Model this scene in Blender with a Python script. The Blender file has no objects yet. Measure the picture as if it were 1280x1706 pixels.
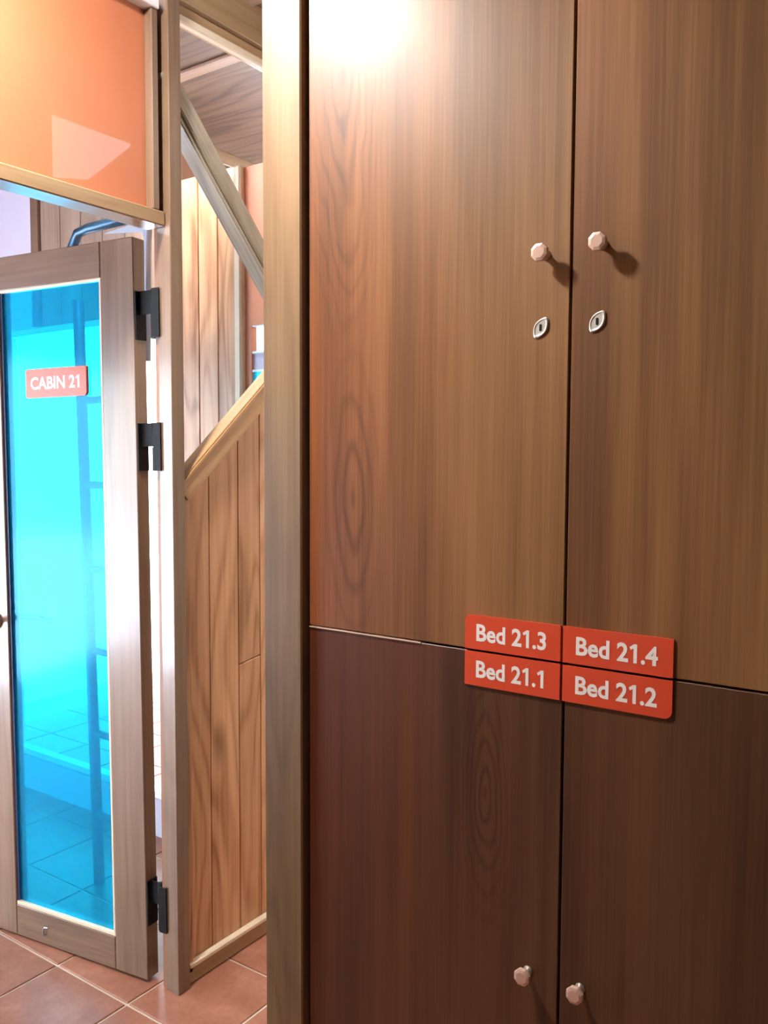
import bpy, bmesh, math, random
from mathutils import Vector, Matrix

# ------------------------------------------------------------------ camera, light, exposure
S = bpy.context.scene
COL = S.collection
F_PX, YAW, PITCH, ROLL = 1427.25, 0.604759, 0.0646067, 0.00435
cy, sy, cp, sp = math.cos(YAW), math.sin(YAW), math.cos(PITCH), math.sin(PITCH)
fwd = Vector((-sy * cp, cy * cp, -sp)); rgt = Vector((cy, sy, 0)); upv = rgt.cross(fwd)
cr, sr = math.cos(ROLL), math.sin(ROLL)
r2 = cr * rgt + sr * upv; u2 = -sr * rgt + cr * upv
cam_d = bpy.data.cameras.new('camera')
cam = bpy.data.objects.new('camera', cam_d); COL.objects.link(cam)
cam.matrix_world = Matrix(((r2.x, u2.x, -fwd.x, 0), (r2.y, u2.y, -fwd.y, 0), (r2.z, u2.z, -fwd.z, 1.43), (0, 0, 0, 1)))
cam_d.sensor_fit = 'VERTICAL'; cam_d.sensor_height = 24.0
cam_d.lens = F_PX / 1706 * 24.0
cam_d.clip_start = 0.02
S.camera = cam

SKY = 9.0
LAMP = 720.0
SUN = 50.0
SPOT = 38.0
world = bpy.data.worlds.new('world'); S.world = world; world.use_nodes = True
bg = world.node_tree.nodes['Background']
bg.inputs[0].default_value = (0.80, 0.92, 1.0, 1); bg.inputs[1].default_value = SKY
sun_d = bpy.data.lights.new('sun', 'SUN'); sun_d.energy = SUN; sun_d.angle = math.radians(.6); sun_d.color = (.96, .97, 1)
sun = bpy.data.objects.new('sun', sun_d); COL.objects.link(sun)
sun.rotation_euler = Vector((-.02, .15, -1)).to_track_quat('-Z', 'Y').to_euler()
S.view_settings.view_transform = 'Standard'; S.view_settings.look = 'None'
S.view_settings.gamma = 1; S.view_settings.use_curve_mapping = False
S.view_settings.exposure = 0.0
S.cycles.max_bounces = 10; S.cycles.diffuse_bounces = 6; S.cycles.glossy_bounces = 5
S.cycles.transmission_bounces = 8; S.cycles.transparent_max_bounces = 12

# ------------------------------------------------------------------ materials
def lin(c):
    return tuple(((v / 255) / 12.92 if v <= 10 else ((v / 255 + .055) / 1.055) ** 2.4) for v in c) + (1,)

class NT:
    def __init__(s, name):
        s.m = bpy.data.materials.new(name); s.m.use_nodes = True
        s.t = s.m.node_tree; s.n = s.t.nodes; s.l = s.t.links
        s.bsdf = s.n['Principled BSDF']; s.out = s.n['Material Output']
    def node(s, typ, **kw):
        n = s.n.new(typ)
        for k, v in kw.items(): setattr(n, k, v)
        return n
    def link(s, a, b): s.l.new(a, b)
    def math(s, op, a, b=None, c=None, clamp=False):
        n = s.node('ShaderNodeMath', operation=op, use_clamp=clamp)
        for i, v in enumerate((a, b, c)):
            if v is None: continue
            if isinstance(v, (int, float)): n.inputs[i].default_value = v
            else: s.link(v, n.inputs[i])
        return n.outputs[0]
    def mix(s, fac, a, b, mode='MIX'):
        n = s.node('ShaderNodeMix', data_type='RGBA', blend_type=mode)
        for i, v in ((0, fac), (6, a), (7, b)):
            if isinstance(v, (int, float, tuple)): n.inputs[i].default_value = v
            else: s.link(v, n.inputs[i])
        return n.outputs[2]
    def noise(s, vec, scale, detail=4, rough=.55, dist=0.0):
        n = s.node('ShaderNodeTexNoise'); n.inputs['Scale'].default_value = scale
        n.inputs['Detail'].default_value = detail; n.inputs['Roughness'].default_value = rough
        n.inputs['Distortion'].default_value = dist; s.link(vec, n.inputs['Vector'])
        return n.outputs['Fac']
    def ramp(s, fac, stops):
        n = s.node('ShaderNodeValToRGB'); e = n.color_ramp.elements
        while len(e) < len(stops): e.new(.5)
        for el, (p, c) in zip(e, stops): el.position = p; el.color = c
        s.link(fac, n.inputs[0]); return n.outputs[0]

def plain(name, col, rough=.5, metal=0.0, coat=0.0, spec=.5, bump=0.0, mottled=0.0):
    t = NT(name); b = t.bsdf
    b.inputs['Base Color'].default_value = lin(col)
    b.inputs['Roughness'].default_value = rough; b.inputs['Metallic'].default_value = metal
    b.inputs['Coat Weight'].default_value = coat; b.inputs['Coat Roughness'].default_value = .08
    b.inputs['Specular IOR Level'].default_value = spec
    tc = t.node('ShaderNodeTexCoord')
    if mottled:
        f = t.noise(tc.outputs['Object'], 9, 5)
        c = t.mix(f, lin(tuple(v * (1 - mottled) for v in col)), lin(tuple(min(255, v * (1 + mottled)) for v in col)))
        t.link(c, b.inputs['Base Color'])
    if bump:
        f = t.noise(tc.outputs['Object'], 60, 4)
        bn = t.node('ShaderNodeBump'); bn.inputs['Strength'].default_value = bump; bn.inputs['Distance'].default_value = .002
        t.link(f, bn.inputs['Height']); t.link(bn.outputs[0], b.inputs['Normal'])
    return t.m

def wood(name, dark, mid, light, axis='Z', rough=.4, coat=.3, coat_rough=.15, figure=.5, knots=0.0, scale=1.0, fine=.5, spec=.5):
    """Stretched-noise timber: rings from a low noise, pores from a fine one, grain along AXIS of the object."""
    t = NT(name); b = t.bsdf
    tc = t.node('ShaderNodeTexCoord'); oi = t.node('ShaderNodeObjectInfo')
    off = t.node('ShaderNodeVectorMath', operation='SCALE'); off.inputs[0].default_value = (37, 17, 53)
    t.link(oi.outputs['Random'], off.inputs['Scale'])
    add = t.node('ShaderNodeVectorMath', operation='ADD'); t.link(tc.outputs['Object'], add.inputs[0]); t.link(off.outputs[0], add.inputs[1])
    def stretched(k, along):
        mp = t.node('ShaderNodeMapping'); sc = [k * scale] * 3; sc['XYZ'.index(axis)] = along * scale
        mp.inputs['Scale'].default_value = sc; t.link(add.outputs[0], mp.inputs['Vector']); return mp.outputs[0]
    low = t.noise(stretched(5.0, .75), 1.0, 2, .45, .25)
    rings = t.math('SINE', t.math('MULTIPLY', low, 75))
    rings = t.math('MULTIPLY_ADD', rings, .5, .5)
    rings = t.math('POWER', rings, 2.2)
    fib = t.noise(stretched(95, 2.2), 1.0, 4, .65)
    broad = t.noise(stretched(9, .5), 1.0, 3, .5)
    f = t.math('ADD', t.math('MULTIPLY', fib, fine), t.math('MULTIPLY', broad, 1 - fine * .5))
    f = t.math('SUBTRACT', f, t.math('MULTIPLY', rings, .22 * figure))
    c = t.ramp(f, [(.30, lin(dark)), (.52, lin(mid)), (.80, lin(light))])
    if knots:
        vo = t.node('ShaderNodeTexVoronoi'); vo.inputs['Scale'].default_value = 1.0
        t.link(stretched(7, 2.6), vo.inputs['Vector'])
        k = t.math('SUBTRACT', 1.0, t.math('MULTIPLY', vo.outputs['Distance'], 4.5), clamp=True)
        c = t.mix(t.math('MULTIPLY', k, knots), c, lin(tuple(v * .45 for v in dark)))
    tint = t.math('MULTIPLY_ADD', oi.outputs['Random'], .24, .86)
    hs = t.node('ShaderNodeHueSaturation'); t.link(tint, hs.inputs['Value']); t.link(c, hs.inputs['Color'])
    t.link(hs.outputs[0], b.inputs['Base Color'])
    b.inputs['Roughness'].default_value = rough; b.inputs['Coat Weight'].default_value = coat
    b.inputs['Coat Roughness'].default_value = coat_rough; b.inputs['Specular IOR Level'].default_value = spec
    bn = t.node('ShaderNodeBump'); bn.inputs['Strength'].default_value = .12; bn.inputs['Distance'].default_value = .001
    t.link(fib, bn.inputs['Height']); t.link(bn.outputs[0], b.inputs['Normal'])
    return t.m

def veneer(name, centres, dark, mid, light, redness):
    """Locker door veneer: straight grain plus nested cathedral figures at CENTRES (x, z, half width, reach), door coordinates."""
    t = NT(name); b = t.bsdf
    tc = t.node('ShaderNodeTexCoord'); sp_ = t.node('ShaderNodeSeparateXYZ'); t.link(tc.outputs['Object'], sp_.inputs[0])
    def stretched(k, along, seed):
        mp = t.node('ShaderNodeMapping'); mp.inputs['Scale'].default_value = (k, k, along); mp.inputs['Location'].default_value = (seed, seed * 1.7, seed * .3)
        t.link(tc.outputs['Object'], mp.inputs['Vector']); return mp.outputs[0]
    sd = len(centres) * 3.1 + centres[0][0] * 11
    fib = t.noise(stretched(210, 3.0, sd), 1.0, 5, .6)
    mid_n = t.noise(stretched(22, .7, sd + 2), 1.0, 3, .5)
    broad = t.noise(stretched(5.5, .8, sd + 5), 1.0, 2, .5)
    warp = t.noise(stretched(9, 2.6, sd + 8), 1.0, 3, .5)
    f = t.math('ADD', t.math('MULTIPLY', fib, .30), t.math('ADD', t.math('MULTIPLY', mid_n, .42), t.math('MULTIPLY', broad, .50)))
    line_sum = None
    for (cx, cz, hw, reach, dens) in centres:
        dx = t.math('DIVIDE', t.math('SUBTRACT', sp_.outputs[0], cx), hw)
        dz = t.math('DIVIDE', t.math('SUBTRACT', sp_.outputs[2], cz), reach)
        r = t.math('SQRT', t.math('ADD', t.math('MULTIPLY', dx, dx), t.math('MULTIPLY', dz, dz)))
        rr = t.math('ADD', r, t.math('MULTIPLY', warp, .9))
        s_ = t.math('MULTIPLY_ADD', t.math('SINE', t.math('MULTIPLY', rr, dens)), .5, .5)
        s_ = t.math('POWER', s_, 3.0)
        m_ = t.math('SUBTRACT', 1.25, r, clamp=True)
        v = t.math('MULTIPLY', s_, m_)
        line_sum = v if line_sum is None else t.math('MAXIMUM', line_sum, v)
    f = t.math('SUBTRACT', f, t.math('MULTIPLY', line_sum, .14))
    c = t.ramp(f, [(.34, lin(dark)), (.53, lin(mid)), (.74, lin(light))])
    rf = t.math('MULTIPLY_ADD', sp_.outputs[0], -1.7, redness)      # the veneer leaf is redder at its left
    rf = t.math('ADD', rf, t.math('MULTIPLY', t.math('SUBTRACT', broad, .5), .8), clamp=True)
    c = t.mix(rf, c, t.mix(1.0, c, (1.02, .50, .38, 1), 'MULTIPLY'))
    t.link(c, b.inputs['Base Color'])
    b.inputs['Roughness'].default_value = .46
    b.inputs['Specular IOR Level'].default_value = .45
    b.inputs['Coat Weight'].default_value = .22; b.inputs['Coat Roughness'].default_value = .17
    bn = t.node('ShaderNodeBump'); bn.inputs['Strength'].default_value = .1; bn.inputs['Distance'].default_value = .0006
    t.link(fib, bn.inputs['Height']); t.link(bn.outputs[0], b.inputs['Normal'])
    return t.m

M = {}
M['post'] = wood('pale_post_wood', (86, 64, 42), (116, 91, 62), (142, 116, 84), figure=.3, rough=.45, coat=.2, coat_rough=.2, fine=.45)
M['frame'] = wood('door_frame_wood', (86, 65, 48), (114, 88, 68), (138, 112, 90), figure=.25, rough=.3, coat=1.0, coat_rough=.14, fine=.45)
M['frame_h'] = wood('frame_wood_lengthwise_x', (86, 65, 48), (114, 88, 68), (138, 112, 90), axis='X', figure=.25, rough=.3, coat=.8, coat_rough=.2)
M['frame_y'] = wood('frame_wood_lengthwise_y', (118, 90, 60), (158, 126, 90), (184, 154, 116), axis='Y', figure=.25, rough=.4, coat=.4, coat_rough=.2)
M['stop'] = plain('stop_wood', (142, 100, 72), .45, mottled=.12)
M['board'] = wood('knotty_board_wood', (146, 96, 62), (194, 144, 104), (218, 174, 134), figure=.85, knots=.6, rough=.42, coat=.25, scale=1.0)
M['cabin_board'] = wood('cabin_board_wood', (116, 94, 80), (150, 126, 108), (172, 148, 130), figure=.4, rough=.42, coat=.2)
M['board_y'] = wood('brace_wood', (150, 112, 70), (192, 152, 106), (214, 182, 138), axis='Y', figure=.3, rough=.4, coat=.3)
M['brace_dark'] = wood('brace_wood_grey', (120, 106, 90), (160, 148, 130), (190, 180, 164), axis='Y', figure=.3, rough=.35, coat=.5)
M['ply'] = wood('ceiling_ply', (72, 53, 35), (106, 80, 56), (130, 104, 78), axis='X', figure=.8, rough=.5, coat=.1)
M['batten'] = wood('batten_wood', (120, 92, 70), (156, 126, 100), (180, 152, 124), axis='X', figure=.2, rough=.45, coat=.2)
M['pale_trim'] = plain('pale_bead', (226, 208, 180), .4, mottled=.08)
M['carcass'] = plain('dark_carcass', (30, 18, 12), .6)
M['lit_edge_strip'] = plain('painted_lit_edge', (205, 175, 150), .4)
V_D, V_M, V_L = (76, 50, 29), (118, 82, 48), (154, 114, 72)
V_DIM_D, V_DIM_M, V_DIM_L = (46, 29, 18), (76, 49, 30), (105, 74, 46)  # same veneer darkened for the lower doors, painting in the weaker light there
M['v_ul'] = veneer('veneer_upper_left', [(-.18, .42, .085, .50, 40), (-.160, -.40, .06, .26, 18)], V_D, V_M, V_L, .25)
M['v_ur'] = veneer('veneer_upper_right', [(.9, .2, .1, .3, 30)], V_D, V_M, V_L, -.15)
M['v_ll'] = veneer('veneer_lower_left', [(.127, .27, .048, .22, 34)], V_DIM_D, V_DIM_M, V_DIM_L, .5)
M['v_lr'] = veneer('veneer_lower_right', [(.8, .2, .1, .3, 30)], V_DIM_D, V_DIM_M, V_DIM_L, -.25)
M['red_plate'] = plain('red_plate', (226, 84, 52), .38, coat=.3)
M['lettering'] = plain('white_lettering', (255, 252, 246), .4)
M['knob'] = plain('satin_knob', (222, 188, 168), .4, metal=.3)
M['neck'] = plain('satin_neck', (210, 200, 186), .35, metal=.8)
M['keyplate'] = plain('silver_keyplate', (232, 234, 226), .3, metal=.4)
M['black'] = plain('black_metal', (12, 12, 14), .6, spec=.25)
M['chrome'] = plain('chrome', (205, 212, 220), .18, metal=1.0)
M['blue_steel'] = plain('blue_grey_steel', (60, 90, 112), .35, metal=.6)
M['steel'] = plain('silver_steel', (175, 188, 205), .3, metal=.7)
M['grout'] = plain('grout', (216, 200, 184), .7, mottled=.06)
M['white_wall'] = plain('white_wall', (196, 190, 206), .7, mottled=.02, bump=.1)
M['cream_wall'] = plain('cream_wall', (140, 116, 88), .7, mottled=.03, bump=.1)
M['paving'] = plain('pale_paving', (205, 207, 222), .8, mottled=.05)
M['orange_wall'] = plain('orange_wall', (206, 132, 96), .55, mottled=.04)
M['orange_panel'] = plain('orange_glazed_panel', (190, 114, 78), .5, coat=.45, mottled=.03)
M['orange_panel'].node_tree.nodes['Principled BSDF'].inputs['Coat Roughness'].default_value = .02
M['white_frame'] = plain('white_frame', (232, 234, 236), .4)
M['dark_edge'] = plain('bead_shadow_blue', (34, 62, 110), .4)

def tile_mat():
    t = NT('terracotta_tile'); b = t.bsdf
    tc = t.node('ShaderNodeTexCoord'); oi = t.node('ShaderNodeObjectInfo')
    add = t.node('ShaderNodeVectorMath', operation='MULTIPLY_ADD'); add.inputs[1].default_value = (1, 1, 1)
    cx = t.node('ShaderNodeCombineXYZ'); t.link(t.math('MULTIPLY', oi.outputs['Random'], 40), cx.inputs[0])
    t.link(tc.outputs['Object'], add.inputs[0]); t.link(cx.outputs[0], add.inputs[2])
    n1 = t.noise(add.outputs[0], 7, 5, .6); n2 = t.noise(add.outputs[0], 60, 3, .6)
    f = t.math('ADD', t.math('MULTIPLY', n1, .75), t.math('MULTIPLY', n2, .25))
    c = t.ramp(f, [(.3, lin((134, 82, 62))), (.5, lin((158, 104, 82))), (.72, lin((182, 130, 108)))])
    hs = t.node('ShaderNodeHueSaturation'); t.link(c, hs.inputs['Color'])
    t.link(t.math('MULTIPLY_ADD', oi.outputs['Random'], .2, .9), hs.inputs['Value'])
    t.link(hs.outputs[0], b.inputs['Base Color'])
    b.inputs['Roughness'].default_value = .38; b.inputs['Specular IOR Level'].default_value = .5
    return t.m
M['tile'] = tile_mat()

def thin_fresnel(t, ior):
    # the same reflectance on both sides of a thin pane (no total reflection on the way out)
    g = t.node('ShaderNodeNewGeometry'); fr = t.node('ShaderNodeFresnel')
    t.link(t.math('MULTIPLY_ADD', g.outputs['Backfacing'], 1 / ior - ior, ior), fr.inputs[0]); return fr
def cyan_glass():
    t = NT('cyan_film_glass')
    t.n.remove(t.bsdf)
    tr = t.node('ShaderNodeBsdfTransparent'); tr.inputs[0].default_value = (.07, .84, 1.0, 1)
    tl = t.node('ShaderNodeBsdfTranslucent'); tl.inputs[0].default_value = (.02, .62, .95, 1)
    df = t.node('ShaderNodeBsdfDiffuse'); df.inputs[0].default_value = (.01, .42, .85, 1)
    gl = t.node('ShaderNodeBsdfGlossy'); gl.inputs[1].default_value = .12; gl.inputs[0].default_value = (.3, .7, .8, 1)
    m1 = t.node('ShaderNodeMixShader'); m1.inputs[0].default_value = .5; t.link(tl.outputs[0], m1.inputs[1]); t.link(df.outputs[0], m1.inputs[2])
    m2 = t.node('ShaderNodeMixShader'); m2.inputs[0].default_value = .26; t.link(tr.outputs[0], m2.inputs[1]); t.link(m1.outputs[0], m2.inputs[2])
    fr = thin_fresnel(t, 1.5)
    m3 = t.node('ShaderNodeMixShader'); t.link(fr.outputs[0], m3.inputs[0]); t.link(m2.outputs[0], m3.inputs[1]); t.link(gl.outputs[0], m3.inputs[2])
    t.link(m3.outputs[0], t.out.inputs[0]); return t.m
M['cyan'] = cyan_glass()

def clear_glass(name, tint=(.97, .99, 1, 1)):
    t = NT(name); t.n.remove(t.bsdf)
    tr = t.node('ShaderNodeBsdfTransparent'); tr.inputs[0].default_value = tint
    gl = t.node('ShaderNodeBsdfGlossy'); gl.inputs[1].default_value = .03
    fr = thin_fresnel(t, 1.4)
    m = t.node('ShaderNodeMixShader'); t.link(fr.outputs[0], m.inputs[0]); t.link(tr.outputs[0], m.inputs[1]); t.link(gl.outputs[0], m.inputs[2])
    t.link(m.outputs[0], t.out.inputs[0]); return t.m
M['glass'] = clear_glass('window_glass')

def lamp_mat():
    t = NT('lamp_globe'); t.n.remove(t.bsdf)
    e = t.node('ShaderNodeEmission'); e.inputs[0].default_value = (1, .97, .93, 1); e.inputs[1].default_value = LAMP
    t.link(e.outputs[0], t.out.inputs[0]); return t.m
M['lamp'] = lamp_mat()

# ------------------------------------------------------------------ geometry helpers
def finish(bm, name, mat, parent=None, loc=(0, 0, 0), rot=None, smooth=False):
    me = bpy.data.meshes.new(name); bmesh.ops.recalc_face_normals(bm, faces=bm.faces); bm.to_mesh(me); bm.free()
    for m in (mat if isinstance(mat, (list, tuple)) else [mat]): me.materials.append(m)
    if smooth:
        for p in me.polygons: p.use_smooth = True
    o = bpy.data.objects.new(name, me); COL.objects.link(o)
    if parent:
        o.parent = parent
        o.location = Vector(loc) - absloc(parent)
    else: o.location = loc
    if rot: o.rotation_euler = rot
    return o
LOCS = {}
def absloc(o):
    v = Vector((0, 0, 0))
    while o: v += o.location; o = o.parent
    return v
def box(name, lo, hi, mat, parent=None, bevel=.002, rot=None, origin=None, local=False):
    """A bevelled box between two world corners; its origin at its centre."""
    lo = Vector(lo); hi = Vector(hi); c = (lo + hi) / 2; d = hi - lo
    bm = bmesh.new(); bmesh.ops.create_cube(bm, size=1)
    for v in bm.verts: v.co = Vector((v.co.x * d.x, v.co.y * d.y, v.co.z * d.z))
    if bevel: bmesh.ops.bevel(bm, geom=bm.edges[:], offset=min(bevel, min(d) * .3), segments=1, affect='EDGES')
    o = finish(bm, name, mat, None, c, rot)
    if parent:
        o.parent = parent; o.location = c if local else c - absloc(parent)
    return o
def tag(o, label=None, cat=None, group=None, kind=None):
    if label: o['label'] = label
    if cat: o['category'] = cat
    if group: o['group'] = group
    if kind: o['kind'] = kind
    return o
def empty(name, loc, label, cat, kind=None, group=None):
    o = bpy.data.objects.new(name, None); COL.objects.link(o); o.location = loc; o.empty_display_size = .05
    return tag(o, label, cat, group, kind)
def lathe(name, prof, seg, mat, parent, loc, axis='-Y', local=False, smooth=True):
    """Profile (radius, height) turned about AXIS."""
    bm = bmesh.new(); rings = []
    for r, h in prof:
        ring = []
        for k in range(seg):
            a = 2 * math.pi * (k + .5) / seg; x, z = r * math.cos(a), r * math.sin(a)
            ring.append(bm.verts.new({'-Y': (x, -h, z), 'Z': (x, z, h), 'X': (h, x, z)}[axis]))
        rings.append(ring)
    for a, b in zip(rings, rings[1:]):
        for k in range(seg): bm.faces.new((a[k], a[(k + 1) % seg], b[(k + 1) % seg], b[k]))
    bm.faces.new(rings[0]); bm.faces.new(rings[-1])
    o = finish(bm, name, mat, None, loc, None, smooth)
    if parent: o.parent = parent; o.location = Vector(loc) if local else Vector(loc) - absloc(parent)
    return o
def tube(name, pts, r, mat, parent=None, local=False, seg=10):
    bm = bmesh.new(); pts = [Vector(p) for p in pts]; base = pts[0].copy(); pts = [p - base for p in pts]; rings = []
    for i, p in enumerate(pts):
        d = (pts[min(i + 1, len(pts) - 1)] - pts[max(i - 1, 0)]).normalized()
        a = d.orthogonal().normalized() if i == 0 else (a - d * a.dot(d)).normalized()
        b = d.cross(a)
        rings.append([bm.verts.new(p + r * (math.cos(t * 2 * math.pi / seg) * a + math.sin(t * 2 * math.pi / seg) * b)) for t in range(seg)])
    for q, w in zip(rings, rings[1:]):
        for k in range(seg): bm.faces.new((q[k], q[(k + 1) % seg], w[(k + 1) % seg], w[k]))
    bm.faces.new(rings[0]); bm.faces.new(rings[-1])
    o = finish(bm, name, mat, None, base, None, True)
    if parent: o.parent = parent; o.location = base if local else base - absloc(parent)
    return o
def prism(name, poly, plane, a, b, mat, parent=None, bevel=0.0):
    """Polygon in PLANE ('x': points are (y, z), 'y': points are (x, z)) extruded from a to b."""
    cx = sum(p[0] for p in poly) / len(poly); cz = sum(p[1] for p in poly) / len(poly); m = (a + b) / 2
    bm = bmesh.new(); r = []
    for t in (a - m, b - m):
        r.append([bm.verts.new((t, p[0] - cx, p[1] - cz) if plane == 'x' else (p[0] - cx, p[1] - cz, t) if plane == 'z' else (p[0] - cx, t, p[1] - cz)) for p in poly])
    n = len(poly)
    bm.faces.new(r[0]); bm.faces.new(r[1][::-1])
    for k in range(n): bm.faces.new((r[0][k], r[1][k], r[1][(k + 1) % n], r[0][(k + 1) % n]))
    bmesh.ops.recalc_face_normals(bm, faces=bm.faces)
    if bevel: bmesh.ops.bevel(bm, geom=bm.edges[:], offset=bevel, segments=1, affect='EDGES')
    loc = Vector((m, cx, cz) if plane == 'x' else (cx, cz, m) if plane == 'z' else (cx, m, cz))
    o = finish(bm, name, mat, None, loc)
    if parent: o.parent = parent; o.location = loc - absloc(parent)
    return o
def rounded(w, h, radii, seg=5):
    """Outline of a w x h plate centred at 0; radii at (lower left, lower right, upper right, upper left)."""
    out = []
    for (sx, sz), r, a0 in zip(((-1, -1), (1, -1), (1, 1), (-1, 1)), radii, (180, 270, 0, 90)):
        if r <= 0: out.append((sx * w / 2, sz * h / 2)); continue
        c = (sx * (w / 2 - r), sz * (h / 2 - r))
        for k in range(seg + 1):
            a = math.radians(a0 + 90 * k / seg); out.append((c[0] + r * math.cos(a), c[1] + r * math.sin(a)))
    return out
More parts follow.
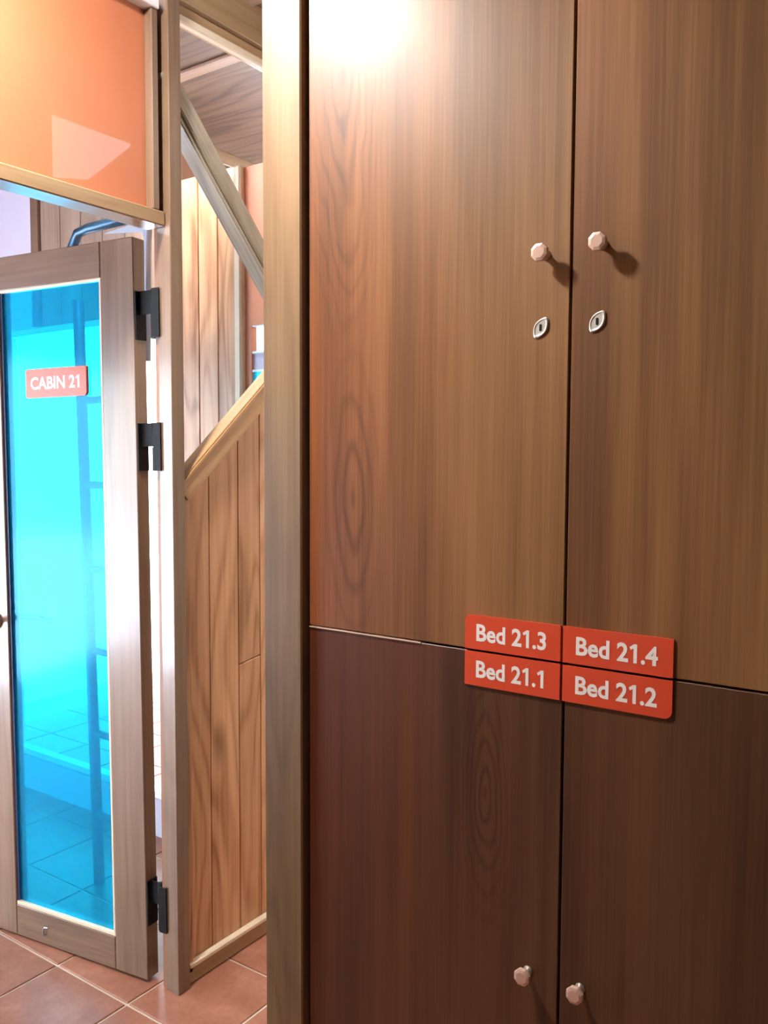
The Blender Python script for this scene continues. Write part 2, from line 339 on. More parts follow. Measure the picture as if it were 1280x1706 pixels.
# bold sans-serif glyph outlines: advance, points, faces
GLYPH = {'B': (.563, [(.276, .71), (.406, .682), (.486, .606), (.512, .509), (.498, .434), (.457, .376), (.407, .346), (.407, .379), (.483, .35), (.549, .278), (.572, .182), (.545, .082), (.459, .003), (.312, -0.028), (.047, -0.028), (.047, .71), (.236, .418), (.307, .429), (.342, .455), (.353, .499), (.346, .532), (.321, .555), (.26, .566), (.201, .566), (.201, .418), (.293, .116), (.372, .131), (.405, .16), (.413, .195), (.402, .234), (.365, .262), (.289, .274), (.201, .274), (.201, .116)],
 [(14, 23, 15), (23, 0, 15), (23, 1, 0), (23, 2, 1), (23, 22, 2), (22, 21, 2), (21, 3, 2), (14, 24, 23), (20, 3, 21), (19, 3, 20), (19, 4, 3), (18, 4, 19), (17, 4, 18), (17, 5, 4), (16, 5, 17), (14, 16, 24), (14, 32, 16), (32, 7, 16), (7, 5, 16), (32, 6, 7), (8, 5, 7), (6, 8, 5), (6, 9, 8), (32, 9, 6), (32, 31, 9), (31, 30, 9), (30, 10, 9), (14, 33, 32), (29, 10, 30), (28, 10, 29), (27, 10, 28), (27, 11, 10), (26, 11, 27), (25, 11, 26), (14, 25, 33), (14, 11, 25), (14, 12, 11), (14, 13, 12)]), 'e': (.479, [(.395, -0.012), (.333, -0.031), (.256, -0.037), (.124, .001), (.041, .1), (.012, .23), (.042, .363), (.126, .454), (.251, .487), (.37, .456), (.448, .361), (.479, .183), (.17, .183), (.18, .153), (.22, .117), (.282, .104), (.328, .11), (.375, .126), (.466, .178), (.466, .028), (.318, .315), (.293, .342), (.253, .352), (.208, .342), (.178, .314), (.172, .298), (.322, .298)],
 [(7, 9, 8), (7, 10, 9), (6, 10, 7), (5, 23, 6), (23, 22, 6), (22, 10, 6), (22, 21, 10), (21, 11, 10), (5, 24, 23), (20, 11, 21), (26, 11, 20), (5, 25, 24), (5, 26, 25), (5, 11, 26), (4, 12, 5), (12, 11, 5), (4, 13, 12), (17, 19, 18), (4, 14, 13), (16, 19, 17), (4, 15, 14), (15, 19, 16), (4, 19, 15), (3, 19, 4), (3, 0, 19), (2, 0, 3), (2, 1, 0)]), 'd': (.51, [(.259, -0.028), (.131, .004), (.045, .097), (.015, .235), (.048, .365), (.137, .454), (.265, .486), (.301, .484), (.335, .478), (.334, .478), (.334, .71), (.479, .71), (.479, -0.028), (.326, .344), (.303, .348), (.282, .35), (.218, .333), (.179, .291), (.164, .221), (.174, .159), (.206, .119), (.275, .103), (.334, .103), (.334, .341)],
 [(9, 11, 10), (9, 8, 11), (8, 12, 11), (5, 7, 6), (5, 8, 7), (5, 23, 8), (23, 12, 8), (4, 14, 5), (14, 13, 5), (13, 23, 5), (3, 16, 4), (16, 15, 4), (15, 14, 4), (22, 12, 23), (3, 17, 16), (3, 18, 17), (2, 18, 3), (2, 19, 18), (2, 20, 19), (2, 21, 20), (2, 22, 21), (2, 12, 22), (1, 12, 2), (0, 12, 1)]), '2': (.5, [(.006, -0.028), (.006, .017), (.094, .124), (.178, .232), (.247, .335), (.272, .382), (.286, .422), (.291, .465), (.278, .52), (.247, .554), (.201, .566), (.162, .56), (.119, .536), (.02, .434), (.02, .641), (.089, .687), (.148, .711), (.211, .719), (.332, .689), (.416, .603), (.446, .479), (.422, .359), (.351, .233), (.263, .121), (.494, .121), (.494, -0.028)],
 [(16, 18, 17), (15, 18, 16), (15, 19, 18), (14, 19, 15), (13, 12, 14), (12, 11, 14), (11, 19, 14), (11, 10, 19), (10, 9, 19), (9, 20, 19), (8, 20, 9), (7, 20, 8), (7, 21, 20), (6, 21, 7), (5, 21, 6), (4, 21, 5), (4, 22, 21), (3, 22, 4), (3, 23, 22), (2, 23, 3), (1, 23, 2), (1, 24, 23), (1, 25, 24), (0, 25, 1)]), '1': (.5, [(.21, -0.028), (.355, -0.028), (.355, .71), (.22999999999999998, .71), (.04, .58), (.09, .475), (.21, .5449999999999999)],
 [(0, 1, 2, 6), (2, 3, 4, 5, 6)]), '.': (.219, [(.186, .006), (.154, -0.026), (.109, -0.038), (.064, -0.026), (.032, .006), (.02, .051), (.032, .096), (.064, .128), (.109, .14), (.154, .128), (.186, .096), (.198, .051)],
 [(7, 9, 8), (6, 9, 7), (6, 10, 9), (6, 11, 10), (5, 11, 6), (4, 11, 5), (4, 0, 11), (3, 0, 4), (3, 1, 0), (2, 1, 3)]), '3': (.5, [(.114, .705), (.161, .716), (.214, .719), (.331, .695), (.413, .623), (.441, .515), (.431, .438), (.398, .379), (.375, .362), (.403, .344), (.441, .276), (.453, .197), (.421, .075), (.335, -0.008), (.211, -0.037), (.156, -0.032), (.104, -0.018), (.036, .012), (.036, .184), (.127, .133), (.172, .117), (.214, .112), (.26, .123), (.287, .15), (.297, .193), (.285, .238), (.249, .268), (.152, .283), (.152, .421), (.244, .435), (.276, .459), (.286, .496), (.276, .535), (.247, .56), (.195, .57), (.165, .567), (.132, .559), (.053, .528), (.053, .681)],
 [(1, 3, 2), (0, 3, 1), (38, 3, 0), (38, 4, 3), (37, 36, 38), (36, 35, 38), (35, 4, 38), (35, 34, 4), (34, 33, 4), (33, 5, 4), (32, 5, 33), (31, 5, 32), (31, 6, 5), (30, 6, 31), (29, 6, 30), (29, 7, 6), (28, 7, 29), (27, 7, 28), (27, 8, 7), (27, 9, 8), (27, 10, 9), (26, 10, 27), (26, 11, 10), (25, 11, 26), (24, 11, 25), (24, 12, 11), (23, 12, 24), (17, 19, 18), (22, 12, 23), (17, 20, 19), (21, 12, 22), (17, 21, 20), (17, 12, 21), (17, 13, 12), (16, 13, 17), (16, 14, 13), (15, 14, 16)]), ' ': (.278, [], []), '4': (.5, [(.499, .34), (.499, .196), (.426, .196), (.426, -0.028), (.272, -0.028), (.272, .196), (-0.017, .196), (-0.017, .279), (.343, .719), (.426, .719), (.426, .34), (.272, .34), (.272, .478), (.311, .478), (.2, .34)],
 [(7, 9, 8), (7, 12, 9), (12, 13, 9), (13, 10, 9), (7, 14, 12), (14, 11, 12), (14, 10, 13), (7, 10, 14), (7, 0, 10), (7, 1, 0), (6, 1, 7), (5, 1, 6), (4, 2, 5), (2, 1, 5), (4, 3, 2)]), 'C': (.708, [(.565, .544), (.493, .566), (.423, .573), (.295, .541), (.21, .46), (.178, .34), (.209, .22), (.294, .14), (.427, .109), (.498, .117), (.573, .142), (.691, .205), (.691, .033), (.602, -0.007), (.517, -0.029), (.413, -0.037), (.192, .022), (.061, .166), (.019, .331), (.072, .531), (.215, .669), (.42, .719), (.498, .713), (.578, .694), (.684, .655), (.684, .485)],
 [(20, 22, 21), (20, 23, 22), (20, 24, 23), (19, 24, 20), (19, 2, 24), (2, 1, 24), (1, 0, 24), (0, 25, 24), (19, 3, 2), (19, 4, 3), (18, 4, 19), (18, 5, 4), (18, 6, 5), (17, 6, 18), (17, 7, 6), (10, 12, 11), (16, 7, 17), (9, 12, 10), (16, 8, 7), (8, 12, 9), (16, 12, 8), (16, 13, 12), (15, 13, 16), (15, 14, 13)]), 'A': (.667, [(.549, -0.028), (.458, .173), (.204, .173), (.118, -0.028), (-0.042, -0.028), (.275, .714), (.38, .714), (.71, -0.028), (.393, .317), (.327, .465), (.266, .317)],
 [(4, 6, 5), (4, 9, 6), (9, 7, 6), (4, 10, 9), (8, 7, 9), (4, 2, 10), (2, 8, 10), (2, 1, 8), (1, 7, 8), (4, 3, 2), (0, 7, 1)]), 'I': (.25, [(.048, -0.028), (.048, .71), (.202, .71), (.202, -0.028)],
 [(0, 2, 1), (0, 3, 2)]), 'N': (.781, [(.609, -0.028), (.194, .45), (.194, -0.028), (.046, -0.028), (.046, .71), (.165, .71), (.586, .229), (.586, .71), (.734, .71), (.734, -0.028)],
 [(3, 5, 4), (3, 1, 5), (1, 6, 5), (6, 8, 7), (6, 9, 8), (3, 2, 1), (0, 6, 1), (0, 9, 6)])}
GLYPH_MID = 0.341
def text_plate(name, text, w, h, radii, thick, size, parent, loc, label, spacing=.98, tx=0.0):
    """A coloured plate with its lettering as one mesh; front faces -Y."""
    bm = bmesh.new(); pl = rounded(w, h, radii)
    f = [bm.verts.new((x, -thick, z)) for x, z in pl]; b = [bm.verts.new((x, 0, z)) for x, z in pl]
    bm.faces.new(f); bm.faces.new(b[::-1])
    for k in range(len(pl)): bm.faces.new((f[k], b[k], b[(k + 1) % len(pl)], f[(k + 1) % len(pl)]))
    bmesh.ops.recalc_face_normals(bm, faces=bm.faces)
    n0 = len(bm.faces)
    total = sum(GLYPH[c][0] for c in text) * size * spacing; x = -total / 2 + tx
    for c in text:
        adv, vs, fs = GLYPH[c]
        vv = [bm.verts.new((x + px * size * spacing, -thick - .0004, (py - GLYPH_MID) * size)) for px, py in vs]
        for f_ in fs:
            fc = bm.faces.new([vv[q] for q in f_]); fc.material_index = 1
        x += adv * size * spacing
    me = bpy.data.meshes.new(name); bm.to_mesh(me); bm.free()
    me.materials.append(M['red_plate']); me.materials.append(M['lettering'])
    o = bpy.data.objects.new(name, me); COL.objects.link(o); o.parent = parent; o.location = loc; o['label'] = label
    return o

CEIL = 2.68
XA0, XA1 = -1.77, -1.705        # the thickness of the partition on the left (plane A)
YB = 2.10                       # cross partition behind the cabin

# ------------------------------------------------------------------ floor: 30 cm tiles as laid in the photo
floor = tag(box('floor', (-4.35, -2.7, -.06), (1.5, 4.0, -.004), M['grout'], bevel=0), 'terracotta tiled floor with pale grout lines', 'floor', kind='structure')
G = .008
def tile_bm(x0, y0, bm):
    v = {}
    for z, i in ((-.004, 0), (-.0012, 0), (0, .0012)):
        v[z] = [bm.verts.new((x0 + a, y0 + b, z)) for a, b in ((G/2 + i, G/2 + i), (.3 - G/2 - i, G/2 + i), (.3 - G/2 - i, .3 - G/2 - i), (G/2 + i, .3 - G/2 - i))]
    for p, q in ((v[-.004], v[-.0012]), (v[-.0012], v[0])):
        for k in range(4): bm.faces.new((p[k], p[(k + 1) % 4], q[(k + 1) % 4], q[k]))
    bm.faces.new(v[0])
tb = bmesh.new(); tile_bm(-.15, -.15, tb)
first = finish(tb, 'tile', M['tile'], floor, (-1.62, 1.54, 0))
rest = bmesh.new(); fl = absloc(floor)
for i in range(-8, 11):
    for j in range(-14, 9):
        x0 = -1.77 + .3 * i; y0 = 1.39 + .3 * j
        if x0 + .3 > 1.5 or y0 + .3 > 4.0 or x0 < -4.35: continue
        if i == 0 and j == 0: continue
        if -4 <= i <= 2 and -3 <= j <= 2:
            t = first.copy(); COL.objects.link(t); t.location = Vector((x0 + .15, y0 + .15, 0)) - fl
        else: tile_bm(x0, y0, rest)
finish(rest, 'far_tiles', M['tile'], floor, (0, 0, 0))['kind'] = 'stuff'
ground = tag(box('ground', (-14, -10, -.5), (12, 14, -.062), M['paving'], bevel=0), 'pale paved ground outside the building', 'ground', kind='structure')

# ------------------------------------------------------------------ ceiling
ceil = empty('ceiling', (-1.4, .6, CEIL), 'brown plywood ceiling with thin battens between its sheets', 'ceiling', 'structure')
def ceil_panels(x0, x1, ys):
    for a, b in zip(ys, ys[1:]): box('ceiling_panel', (x0, a + .004, CEIL), (x1, b - .004, CEIL + .03), M['ply'], ceil)
    for y in ys[1:-1]: box('batten', (x0, y - .022, CEIL - .012), (x1, y + .022, CEIL), M['batten'], ceil)
ceil_panels(-2.60, XA0 - .001, [-2.6, -1.0, .2, 1.1, 2.006, 2.9, 4.0])
ceil_panels(-4.35, -2.66, [-2.6, -1.0, .2, 1.1, 2.09])
ceil_panels(XA1 + .001, -1.06, [-2.6, -1.4, -.3, .75, 1.786, 2.7, 4.0])
ceil_panels(-1.059, 1.4, [-2.6, -1.4, -.3, .75, 1.65])
box('ceiling_trim', (-2.655, -2.6, CEIL - .05), (-2.605, 3.98, CEIL + .01), M['frame_y'], ceil)
box('ceiling_panel', (XA0 - .001, -2.6, CEIL + .001), (XA1 + .001, 4.0, CEIL + .03), M['ply'], ceil)

# ------------------------------------------------------------------ shell
def wall(name, lo, hi, mat, label):
    return tag(box(name, lo, hi, mat, bevel=0), label, 'wall', kind='structure')
# cabin side wall at the far left with a glazed balcony opening
w = empty('wall_left', (-4.30, 0, 0), 'white cabin side wall around a glazed balcony opening', 'wall', 'structure')
box('wall_panel', (-4.35, -2.08, 0), (-4.25, -1.98, CEIL), M['white_wall'], w, 0)
box('wall_panel', (-4.35, 1.0, 0), (-4.25, 2.2, CEIL), M['white_wall'], w, 0)
box('wall_panel', (-4.35, -1.98, 2.05), (-4.25, 1.0, CEIL), M['white_wall'], w, 0)
wb = empty('window_1', (-4.3, -.3, 0), 'white framed glazed balcony window', 'window', 'structure')
for y0, y1 in ((-1.98, -1.95), (-.43, -.39), (.94, 1.0)): box('window_frame', (-4.33, y0, 0), (-4.27, y1, 2.05), M['white_frame'], wb)
for z0, z1 in ((0, .05), (2.0, 2.05)): 
    for y0, y1 in ((-1.95, -.43), (-.39, .94)): box('window_frame', (-4.33, y0, z0), (-4.27, y1, z1), M['white_frame'], wb)
for y0, y1 in ((-1.95, -.43), (-.39, .94)): box('pane', (-4.305, y0, .05), (-4.295, y1, 2.0), M['glass'], wb, 0)
wn0 = empty('wall_near', (-3.0, -2.04, 0), 'white wall closing the cabin on the near side around a wide window', 'wall', 'structure')
box('wall_panel', (-2.55, -2.08, 0), (XA0, -2.0, CEIL), M['white_wall'], wn0, 0)
box('wall_panel', (-4.25, -2.08, 2.0), (-2.55, -2.0, CEIL), M['white_wall'], wn0, 0)
wq = empty('window_5', (-3.4, -2.04, 0), 'white framed wide window on the near side of the cabin', 'window', 'structure')
for x0, x1 in ((-4.25, -4.22), (-2.61, -2.55)): box('window_frame', (x0, -2.07, 0), (x1, -2.01, 2.0), M['white_frame'], wq)
for z0, z1 in ((0, .05), (1.95, 2.0)): box('window_frame', (-4.22, -2.07, z0), (-2.61, -2.01, z1), M['white_frame'], wq)
box('pane', (-4.22, -2.045, .05), (-2.61, -2.035, 1.95), M['glass'], wq, 0)
wall('wall_right', (1.3, -2.5, 0), (1.4, 1.65, CEIL), M['cream_wall'], 'cream wall of the hall on the right')
wall('wall_behind_lockers', (-1.06, 1.575, 0), (1.3, 1.65, CEIL), M['cream_wall'], 'cream wall that the lockers stand against')
wall('wall_beside_lockers', (.02, 1.30, 0), (1.3, 1.574, CEIL), M['cream_wall'], 'cream wall stub on the right of the lockers')
wk = empty('wall_back', (0, -2.55, 0), 'cream wall of the hall behind the viewer', 'wall', 'structure')
box('wall_panel', (XA1, -2.6, 0), (1.4, -2.5, CEIL), M['cream_wall'], wk, 0)
# partition A towards the viewer, beside the cabin door
wa = empty('wall_side', (-1.737, -.8, 0), 'wooden partition on the near side of the cabin door', 'wall', 'structure')
for k in range(21):
    y0 = -2.5 + k * .155
    if y0 + .155 > .80: break
    box('board', (-1.765, y0, .0), (-1.71, y0 + .153, CEIL - .02), M['board'], wa)

# ------------------------------------------------------------------ corridor: partition A beyond the door (window-like K frame above a boarded dado)
k = empty('wall_corridor', (-1.735, 1.8, 0), 'boarded wooden wall with diagonal braces along the corridor', 'wall', 'structure')
def rail_z(y): return 1.338 + (y - 1.54) * .875      # centre line of the lower brace
rnd = random.Random(4)
seams = [1.568, 1.641, 1.753, 1.842, 1.93, 2.02, YB]
cuts = {1: [], 0: [], 2: [.83]}
for n, (y0, y1) in enumerate(zip(seams, seams[1:])):
    d = .0015; xf = -1.712 + rnd.uniform(-.0015, .0015)
    if n == 2:                                    # finger joint in the third board
        prism('board', [(y0 + d, .04), (y1 - d, .04), (y1 - d, .845), (y0 + d, .833)], 'x', -1.76, xf, M['board'], k, .001)
        prism('board', [(y0 + d, .836), (y1 - d, .848), (y1 - d, rail_z(y1) - .02), (y0 + d, rail_z(y0) - .02)], 'x', -1.76, xf - .001, M['board'], k, .001)
    else:
        prism('board', [(y0 + d, .04), (y1 - d, .04), (y1 - d, rail_z(y1) - .02), (y0 + d, rail_z(y0) - .02)], 'x', -1.76, xf, M['board'], k, .001)
box('corner_bead', (-1.745, 1.534, .03), (-1.698, 1.556, 1.33), M['board'], k, .003)
box('board_bead', (-1.745, 1.557, .04), (-1.706, 1.5665, 1.35), M['board'], k, .002)
def brace(name, y0, z0, y1, z1, h, x0, x1, mat, par, bev=.003):
    """A sloping bar in plane A: centre line from (y0,z0) to (y1,z1), height h across."""
    L = math.hypot(y1 - y0, z1 - z0); a = math.atan2(z1 - z0, y1 - y0)
    c = Vector(((x0 + x1) / 2, (y0 + y1) / 2, (z0 + z1) / 2))
    bm = bmesh.new(); bmesh.ops.create_cube(bm, size=1)
    for v in bm.verts: v.co = Vector((v.co.x * (x1 - x0), v.co.y * L, v.co.z * h))
    bmesh.ops.bevel(bm, geom=bm.edges[:], offset=bev, segments=2, affect='EDGES')
    o = finish(bm, name, mat, None, c, (a, 0, 0)); o.parent = par; o.location = c - absloc(par); return o
# lower brace: body, cap and small cap bead
by0, by1 = 1.53, 2.08
brace('brace', by0, rail_z(by0) - .004, by1, rail_z(by1) - .004, .052, -1.738, -1.692, M['board_y'], k, .006)
brace('brace_cap', by0, rail_z(by0) + .031, by1, rail_z(by1) + .031, .014, -1.742, -1.688, M['board_y'], k, .004)
# upper brace falling away from the door post
def ub(y): return 2.312 - (y - 1.54) * 1.075
brace('brace', 1.50, ub(1.50) + .036, 2.1, ub(2.1) + .034, .048, -1.752, -1.700, M['brace_dark'], k)
brace('brace_core', 1.50, ub(1.50), 2.1, ub(2.1), .028, -1.752, -1.712, M['brace_dark'], k)
brace('brace_lower_lip', 1.50, ub(1.50) - .022, 2.1, ub(2.1) - .020, .012, -1.756, -1.702, M['brace_dark'], k)
box('upright', (-1.765, 2.03, 1.6), (-1.705, 2.094, 2.53), M['frame'], k)
bb = tag(empty('baseboard_left', (-1.69, 1.8, 0), 'pale capped wooden baseboard along the corridor wall', 'baseboard', 'structure'))
box('board', (-1.709, 1.535, 0), (-1.698, 2.098, .045), M['frame_y'], bb)
box('cap_bead', (-1.711, 1.535, .0455), (-1.690, 2.098, .060), M['pale_trim'], bb, .003)

# header beam over plane A
hb = empty('trim_1', (-1.735, .8, 2.6), 'long wooden ceiling beam above the partition with a pale bead', 'beam', 'structure')
box('beam', (XA0, -2.5, 2.575), (-1.695, 4.0, CEIL - .001), M['frame_y'], hb)
box('beam_fillet', (XA0 + .008, 1.54, 2.546), (-1.712, 4.0, 2.5745), M['frame_y'], hb)
box('bead', (-1.722, 1.54, 2.524), (-1.700, 4.0, 2.5455), M['pale_trim'], hb, .004)

# ------------------------------------------------------------------ door frame and orange transom
post = empty('trim_2', (-1.72, 1.51, 0), 'varnished wooden post carrying the cabin door hinges', 'post', 'structure')
box('post', (-1.734, 1.490, 0), (-1.684, 1.531, 2.575), M['frame'], post, .002)
box('door_stop', (-1.753, 1.497, 0), (-1.7345, 1.531, 2.03), M['stop'], post, .001)
post2 = empty('trim_3', (-1.735, .83, 0), 'wooden post on the near side of the cabin door', 'post', 'structure')
box('post', (-1.77, .80, 0), (-1.69, .86, 2.575), M['frame'], post2)
hd = empty('trim_4', (-1.735, 1.17, 2.02), 'wooden header rail between the cabin door and the orange panel', 'header', 'structure')
box('header_rail', (-1.768, .861, 2.004), (-1.700, 1.4895, 2.040), M['frame_y'], hd, .003)
tr = empty('window_2', (-1.735, 1.17, 2.04), 'glossy orange fanlight panel above the cabin door', 'panel', 'structure')
box('pane', (-1.742, .875, 2.041), (-1.728, 1.453, 2.522), M['orange_panel'], tr, 0)
box('frame_strip', (-1.740, 1.4535, 2.041), (-1.702, 1.474, 2.522), M['frame'], tr)
box('frame_strip', (-1.760, 1.4745, 2.041), (-1.725, 1.4895, 2.56), M['stop'], tr)
box('frame_strip', (-1.755, .861, 2.041), (-1.702, .8745, 2.522), M['frame'], tr)
box('top_strip', (-1.760, .861, 2.5225), (-1.695, 1.474, 2.545), M['white_frame'], tr)

# ------------------------------------------------------------------ cross partition behind the cabin (plane y = 2.10)
pb = empty('wall_far', (-2.6, YB, 0), 'cross partition of upright boards, white plaster and an orange panel', 'wall', 'structure')
edges = [-2.355, -2.233, -2.14, -2.052]
for a, b in zip(edges, edges[1:]): box('board', (a + .0015, YB, 0), (b - .0015, YB + .03, 2.385), M['board'], pb, .002)
box('edge_moulding', (-2.050, YB - .018, 0), (-2.018, YB + .03, 2.38), M['pale_trim'], pb, .006)
for a, b, z0, z1 in ((-2.017, -1.99, 0, 2.375), (-1.905, -1.705, 0, 2.375), (-1.99, -1.905, 1.86, 2.375), (-1.99, -1.905, 0, 1.60)):
    box('orange_panel', (a, YB + .004, z0), (b, YB + .03, z1), M['orange_wall'], pb, 0)
for a in (-3.14, -3.01, -2.88, -2.75, -2.62, -2.49): box('board', (a + .0015, YB, 1.95), (a + .1285, YB + .05, CEIL - .013), M['cabin_board'], pb, .002)
box('wall_panel', (-4.25, YB, 0), (-3.43, YB + .06, CEIL), M['white_wall'], pb, 0)
box('wall_panel', (-3.43, YB, 1.95), (-3.19, YB + .06, CEIL), M['white_wall'], pb, 0)
box('cover_strip', (-3.19, YB - .012, 1.95), (-3.141, YB + .05, CEIL - .013), M['frame'], pb)
box('wall_panel', (-3.43, YB, 0), (-2.357, YB + .06, .14), M['white_wall'], pb, 0)
box('wall_panel', (-2.40, YB, .14), (-2.357, YB + .06, 1.95), M['white_wall'], pb, 0)
wn = empty('window_3', (-2.91, YB + .03, .14), 'bright cabin window behind the cyan door glass', 'window', 'structure')
for x0, x1 in ((-3.43, -3.40), (-2.43, -2.40)): box('window_frame', (x0, YB + .01, .14), (x1, YB + .05, 1.95), M['white_frame'], wn)
for z0, z1 in ((.14, .165), (1.925, 1.95)): box('window_frame', (-3.40, YB + .01, z0), (-2.43, YB + .05, z1), M['white_frame'], wn)
box('pane', (-3.40, YB + .025, .165), (-2.43, YB + .031, 1.925), M['glass'], wn, 0)
ws = empty('window_4', (-1.947, YB + .017, 1.6), 'small three-light window in the orange panel by the big post', 'window', 'structure')
for z0, z1, mt in ((1.775, 1.856, 'glass'), (1.715, 1.768, 'white_wall'), (1.604, 1.708, 'cyan')): box('pane', (-1.988, YB + .012, z0), (-1.907, YB + .02, z1), M[mt], ws, 0)
for z0, z1 in ((1.768, 1.775), (1.708, 1.715), (1.856, 1.86), (1.60, 1.604)): box('glazing_bar', (-1.989, YB + .006, z0), (-1.906, YB + .026, z1), M['white_frame'], ws, 0)
# bulkhead under the far ceiling
box('wall_panel', (-2.67, YB + .07, 2.1), (-2.61, 4.0, CEIL - .055), M['stop'], pb, 0)

# ------------------------------------------------------------------ right side of the corridor with a clerestory light
rc = empty('wall_passage', (-1.10, 2.6, 0), 'wall on the right side of the corridor behind the lockers', 'wall', 'structure')
box('wall_panel', (-1.12, 1.575, 0), (-1.06, 4.0, 2.27), M['cream_wall'], rc, 0)
box('wall_panel', (-1.12, 1.951, 2.27), (-1.06, 4.0, CEIL), M['cream_wall'], rc, 0)
box('wall_panel', (-1.12, 1.575, 2.48), (-1.06, 1.95, CEIL), M['cream_wall'], rc, 0)
prism('wall_panel', [(1.62, 2.2705), (1.9495, 2.2705), (1.9495, 2.47), (1.76, 2.30)], 'x', -1.12, -1.06, M['cream_wall'], rc)
wall('wall_end', (XA1, 3.95, 0), (-1.06, 4.0, 1.0), M['cream_wall'], 'low cream wall at the end of the corridor')

# ------------------------------------------------------------------ big pale post left of the lockers
bp = empty('trim_5', (-1.12, 1.28, 0), 'big pale wooden post standing against the left side of the lockers', 'post', 'structure')
box('post', (-1.171, 1.270, 0), (-1.0725, 1.330, CEIL - .001), M['post'], bp, .003)

# ------------------------------------------------------------------ lockers
YL = 1.286
lk = empty('locker_cabinet', (-.535, YL, 0), 'tall dark wood four-door locker unit with red bed number plates', 'locker')
X0, XC, X1 = -1.0655, -.5345, -.0035
box('carcass', (X0, YL + .0205, .06), (X1, 1.56, 2.42), M['carcass'], lk, 0)
box('plinth', (X0 + .01, YL + .03, 0), (X1 - .01, 1.55, .0595), M['carcass'], lk, 0)
def locker_door(x0, x1, z0, z1, mat, text, label, radii, knob, key, px, pz):
    c = Vector(((x0 + x1) / 2, YL + .01, (z0 + z1) / 2))
    d = box('locker_door', (x0, YL, z0), (x1, YL + .02, z1), mat, lk, .0012); d['label'] = label
    def loc(x, z, dy=0): return (x - c.x, -.01 + dy, z - c.z)
    kn = lathe('knob', [(.0085, 0), (.0080, .002), (.0052, .006), (.0048, .013), (.0065, .016)], 16, M['neck'], d, loc(*knob), local=True)
    kn['label'] = 'small satin metal cabinet knob on a flared neck'
    # the faceted head is joined to the neck mesh
    bm = bmesh.new(); bm.from_mesh(kn.data); n0 = len(bm.faces)
    rings = []
    for r, h in ((.009, .0155), (.0142, .0185), (.0152, .0225), (.0142, .0265), (.0095, .0280)):
        rings.append([bm.verts.new((r * math.cos(2 * math.pi * (q + .5) / 8), -h, r * math.sin(2 * math.pi * (q + .5) / 8))) for q in range(8)])
    for a, b in zip(rings, rings[1:]):
        for q in range(8): bm.faces.new((a[q], a[(q + 1) % 8], b[(q + 1) % 8], b[q]))
    bm.faces.new(rings[0]); bm.faces.new(rings[-1]); bm.faces.ensure_lookup_table()
    for f in bm.faces[n0:]: f.material_index = 1; f.smooth = False
    bmesh.ops.recalc_face_normals(bm, faces=bm.faces)
    kn.data.materials.append(M['knob']); bm.to_mesh(kn.data); bm.free()
    if key:
        # tilted lozenge keyhole plate with pointed tips, raised rim and dark slot
        pts = []
        for q in range(24):
            a = 2 * math.pi * q / 24; rx, rz = .0112, .0155 + .003 * abs(math.sin(a)) ** 6
            x, z = rx * math.cos(a), rz * math.sin(a)
            t = -math.radians(34); pts.append((x * math.cos(t) - z * math.sin(t), x * math.sin(t) + z * math.cos(t)))
        bm = bmesh.new(); rr = []
        for s_, y in ((1, 0), (1, -.0018), (.86, -.003), (.72, -.0022), (.60, -.0020)): rr.append([bm.verts.new((x * s_, y, z * s_)) for x, z in pts])
        for a, b in zip(rr, rr[1:]):
            for q in range(24): bm.faces.new((a[q], a[(q + 1) % 24], b[(q + 1) % 24], b[q]))
        bm.faces.new(rr[-1])
        sl = [bm.verts.new((x, -.0025, z)) for x, z in rounded(.0042, .0115, (.002,) * 4, 3)]
        f = bm.faces.new(sl); f.material_index = 1
        me = bpy.data.meshes.new('keyhole_plate'); bmesh.ops.recalc_face_normals(bm, faces=bm.faces); bm.to_mesh(me); bm.free()
        me.materials.append(M['keyplate']); me.materials.append(M['black'])
        kp = bpy.data.objects.new('keyhole_plate', me); COL.objects.link(kp); kp.parent = d; kp.location = loc(*key)
        kp['label'] = 'silver keyhole plate with a dark slot'
    text_plate('number_plate', text, .175, .059, radii,   .003, .040, d, loc(px, pz), 'red number plate reading ' + text, spacing=.93, tx=-.001)
    return d
g = .0022; ZS = 1.099; R = .012
locker_door(X0, XC - g, ZS + .0018, 2.40, M['v_ul'], 'Bed 21.3', 'upper left door, plate Bed 21.3', (0, 0, 0, R), (-.578, 1.751), (-.584, 1.637), -.628, 1.1307)
locker_door(XC + g, X1, ZS + .0018, 2.40, M['v_ur'], 'Bed 21.4', 'upper right door, plate Bed 21.4', (0, 0, 0, 0), (-.484, 1.755), (-.490, 1.639), -.4485, 1.1307)
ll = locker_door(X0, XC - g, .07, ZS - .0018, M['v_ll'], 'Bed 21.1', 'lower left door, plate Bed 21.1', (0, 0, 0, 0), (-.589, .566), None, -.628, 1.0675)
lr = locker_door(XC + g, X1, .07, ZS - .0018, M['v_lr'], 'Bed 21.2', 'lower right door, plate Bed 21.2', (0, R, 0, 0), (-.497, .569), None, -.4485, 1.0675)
eb = box('lit_edge_strip', (X0 + .001, YL - .0022, ZS - .0026), (XC - .272, YL + .019, ZS - .0003), M['lit_edge_strip'], ll, 0)  # pale strip stands in for lamp light caught on this edge
eb['label'] = 'pale strip painting lamp light along the top of the lower left door'

# ------------------------------------------------------------------ the open cabin door
U = Vector((-.99104, -.13360, 0)); N = Vector((.13360, -.99104, 0))      # along the leaf away from the hinges; out of its face
dr = empty('door_1', (-1.795, 1.479, .008), 'narrow wooden cabin door with cyan glass standing open', 'door', 'structure')
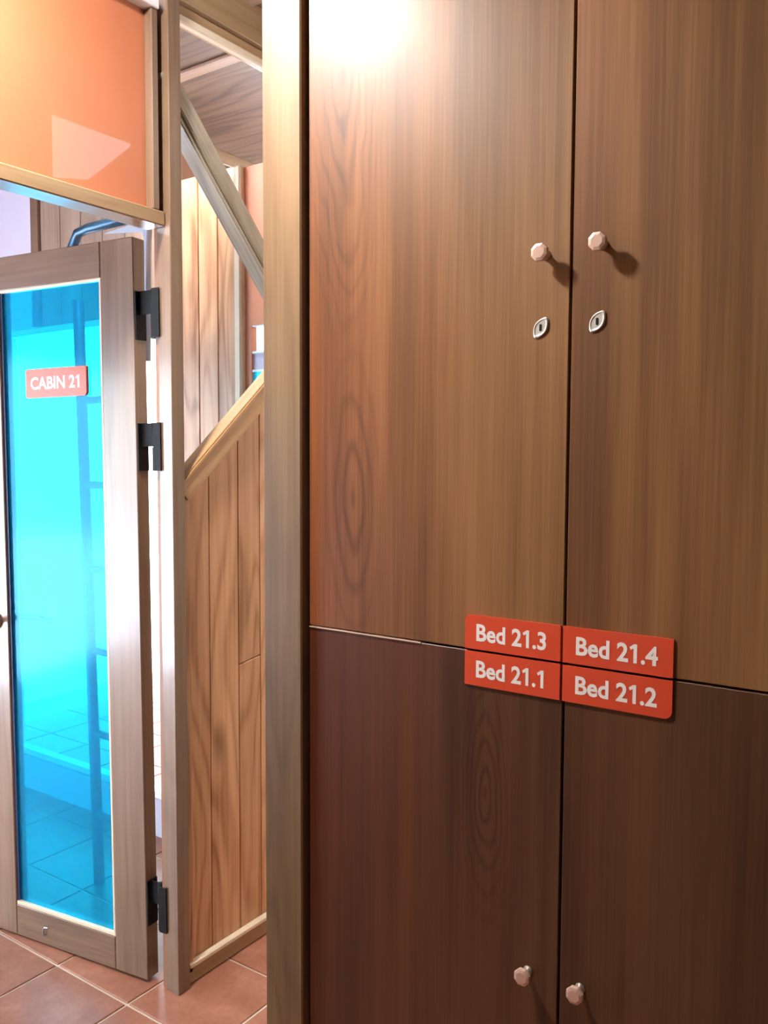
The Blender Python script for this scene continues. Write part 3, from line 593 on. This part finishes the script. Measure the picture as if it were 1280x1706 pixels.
# local frame of the leaf: +X = -U (towards the hinges), -Y = N (front face); origin at the hinge foot
ang = math.atan2(-U.y, -U.x)
dr.rotation_euler = (0, -.0085, ang)
W, H, T = .625, 1.985, .044
def dbox(name, u0, u1, z0, z1, y0, y1, mat, par=None, bev=.002):
    return box(name, (-u1, y0, z0), (-u0, y1, z1), mat, par or dr, bev, local=True)
SR, SL = .116, .118
dbox('stile', 0, SR - .001, 0, H, 0, T, M['frame'])
dbox('stile', W - SL + .001, W, 0, H, 0, T, M['frame'])
dbox('rail', SR, W - SL, H - .093, H, 0, T, M['frame_h'])
dbox('rail', SR, W - SL, 0, .093, 0, T, M['frame_h'])
gu0, gu1, gz0, gz1 = SR, W - SL, .093, H - .093
dbox('glass_pane', gu0 + .001, gu1 - .001, gz0 + .001, gz1 - .001, .013, .019, M['cyan'], bev=0)
bw = .007
for nm, a in (('glazing_bead', (gu0, gu1, gz0, gz0 + bw + .003)), ('glazing_bead', (gu0, gu1, gz1 - bw, gz1)), ('glazing_bead', (gu0, gu0 + bw, gz0 + bw + .0035, gz1 - bw - .0005))):
    dbox(nm, *a, .002, .0128, M['pale_trim'], bev=.001)
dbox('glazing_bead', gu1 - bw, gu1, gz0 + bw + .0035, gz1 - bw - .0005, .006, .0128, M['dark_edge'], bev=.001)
pl = text_plate('name_sign', 'CABIN 21', .232, .080, (.006, .012, .004, .008), .009,   .047, dr, (-.294, .013, 1.625), 'red sign reading CABIN 21', spacing=.98, tx=0)
# handle: lever behind the glass side and ring in front
hl = lathe('handle', [(.024, 0), (.024, .006), (.018, .009), (.009, .011), (.009, .035), (.012, .037)], 20, M['chrome'], dr, (-(W - .068), 0, .94), local=True)
hl['label'] = 'chrome round door handle'
tube('lever', [(-(W - .068), T + .03, .94), (-(W - .10), T + .034, .942), (-(W - .15), T + .034, .944), (-(W - .20), T + .032, .936)], .009, M['chrome'], dr, local=True)
# small hook plate near the foot of the leaf
tube('hook', [(-.39, -.0005, .030), (-.39, -.006, .030), (-.39, -.006, .048), (-.386, -.006, .054), (-.372, -.006, .056)], .0022, M['steel'], dr, local=True)

# H-shaped black hinges between the leaf and the post
def slab(bm, lo, hi):
    m = bmesh.ops.create_cube(bm, size=1)['verts']
    for v in m: v.co = Vector([(lo[q] + hi[q]) / 2 + v.co[q] * (hi[q] - lo[q]) for q in range(3)])
def hinge(zc, hh=.124):
    lean = .0085 * zc; bx = .036 + lean; h2 = hh / 2
    bm = bmesh.new()
    for z0, z1 in ((-h2, -.001), (.001, h2)):
        a = [bm.verts.new((.0075 * math.cos(q * math.pi / 6), .0075 * math.sin(q * math.pi / 6), z0)) for q in range(12)]
        b = [bm.verts.new((v.co.x, v.co.y, z1)) for v in a]
        for q in range(12): bm.faces.new((a[q], a[(q + 1) % 12], b[(q + 1) % 12], b[q]))
        bm.faces.new(a[::-1]); bm.faces.new(b)
    hg = finish(bm, 'hinge', M['black'], None, (0, 0, 0), None, True); hg.parent = dr
    hg.location = (bx, .016, zc); hg['label'] = 'black two-leaf hinge'
    bm = bmesh.new()                                     # leaf plate on the door edge, tongue to the upper knuckle
    slab(bm, (.0005, .002, -h2), (.0045, .040, h2)); slab(bm, (.0045, .0145, .001), (bx - .006, .0175, h2))
    bmesh.ops.translate(bm, verts=bm.verts[:], vec=(-bx, -.016, 0))
    o = finish(bm, 'hinge_plate', M['black'], None); o.parent = hg
    bm = bmesh.new()                                     # plate on the post, tongue to the lower knuckle
    slab(bm, (.047 + lean, -.004, -h2), (.071 + lean, -.0005, h2)); slab(bm, (bx + .004, .0005, -h2), (.0475 + lean, .004, -.001))
    bmesh.ops.translate(bm, verts=bm.verts[:], vec=(-bx, -.016, 0))
    o = finish(bm, 'hinge_plate', M['black'], None); o.parent = hg
    return hg
for z in (1.785, 1.444, .213): hinge(z)

# ------------------------------------------------------------------ bunk ladder and guard rail inside the cabin
ld = empty('bunk_ladder', (-2.30, 1.75, 0), 'blue-grey tubular bunk ladder standing behind the cyan glass door', 'ladder')
tube('stile', [(-2.362, 1.75, 0), (-2.371, 1.75, .33), (-2.419, 1.75, 1.93)], .018, M['blue_steel'], ld)
tube('stile', [(-2.150, 1.75, 0), (-2.155, 1.75, .33), (-2.185, 1.75, 1.93)], .013, M['blue_steel'], ld)
for z in (.240, .513, .789, 1.060, 1.334, 1.607):
    xs = -2.361 - (z / 1.93) * .055
    tube('rung', [(xs + .012, 1.75, z), (-2.168 - z / 1.93 * .03, 1.75, z)], .013, M['blue_steel'], ld)
gr = empty('bunk_guard_rail', (-2.3, 1.86, 2.15), 'bent dark steel guard rail of the top bunk above the cabin door', 'rail')
tube('rail', [(-2.66, 1.90, 2.10), (-2.655, 1.90, 2.16), (-2.62, 1.90, 2.205), (-2.56, 1.90, 2.213), (-2.262, 1.90, 2.215)], .017, M['blue_steel'], gr)
tube('upright', [(-2.238, 1.895, CEIL), (-2.245, 1.895, 2.20), (-2.252, 1.895, 2.05), (-2.262, 1.895, 1.74)], .013, M['steel'], gr)
prism('corner_gusset', [(-2.47, 2.18), (-2.28, 2.16), (-2.24, 2.10), (-2.225, 2.198)], 'y', 1.892, 1.898, M['steel'], gr)

# ------------------------------------------------------------------ round ceiling lamp (reflected in the locker door)
sun_block_roof = tag(prism('sun_block_roof', [(-4.6, -2.9), (1.6, -2.9), (1.6, 1.66), (-1.05, 1.66), (-1.05, 4.2), (-4.6, 4.2)], 'z', CEIL + .06, CEIL + .2, M['cream_wall']), 'unseen flat slab added above the ceiling to block sunlight', 'sun_block_roof', kind='structure')  # unseen slab added to stop sun leaking through the ceiling joints
lp = empty('ceiling_lamp', (-1.435, .675, CEIL), 'round white ceiling lamp near the cabin partition, reflected in the locker', 'lamp')
lathe('lamp_base', [(.088, -.0005), (.09, -.012), (.08, -.024)], 28, M['white_frame'], lp, (-1.435, .675, CEIL), axis='Z')
bm = bmesh.new(); bmesh.ops.create_uvsphere(bm, u_segments=28, v_segments=16, radius=.085)
for v in bm.verts: v.co.z *= .28
gl = finish(bm, 'lamp_globe', M['lamp'], None, (0, 0, 0), None, True); gl.parent = lp; gl.location = (0, 0, -.036)

# ------------------------------------------------------------------ unseen spot added inside the cabin to brighten the top of the boards
sl = empty('added_spot', (-2.40, 1.74, CEIL), 'unseen white ceiling spot added to brighten the cabin boards', 'lamp')
lathe('lamp_base', [(.035, -.0005), (.035, -.012)], 20, M['white_frame'], sl, (-2.40, 1.74, CEIL), axis='Z')
lathe('added_spot_can', [(.012, -.012), (.032, -.020), (.034, -.075), (.030, -.075), (.028, -.05)], 20, M['white_frame'], sl, (-2.40, 1.74, CEIL), axis='Z')
sd = bpy.data.lights.new('added_spot_light', 'SPOT'); sd.energy = SPOT; sd.spot_size = math.radians(110); sd.spot_blend = 1.0; sd.color = (1, .98, .95); sd.shadow_soft_size = .02
so = bpy.data.objects.new('added_spot_light', sd); COL.objects.link(so); so.location = (-2.40, 1.74, CEIL - .09)
so.rotation_euler = Vector((.20, .36, -.42)).to_track_quat('-Z', 'Y').to_euler()
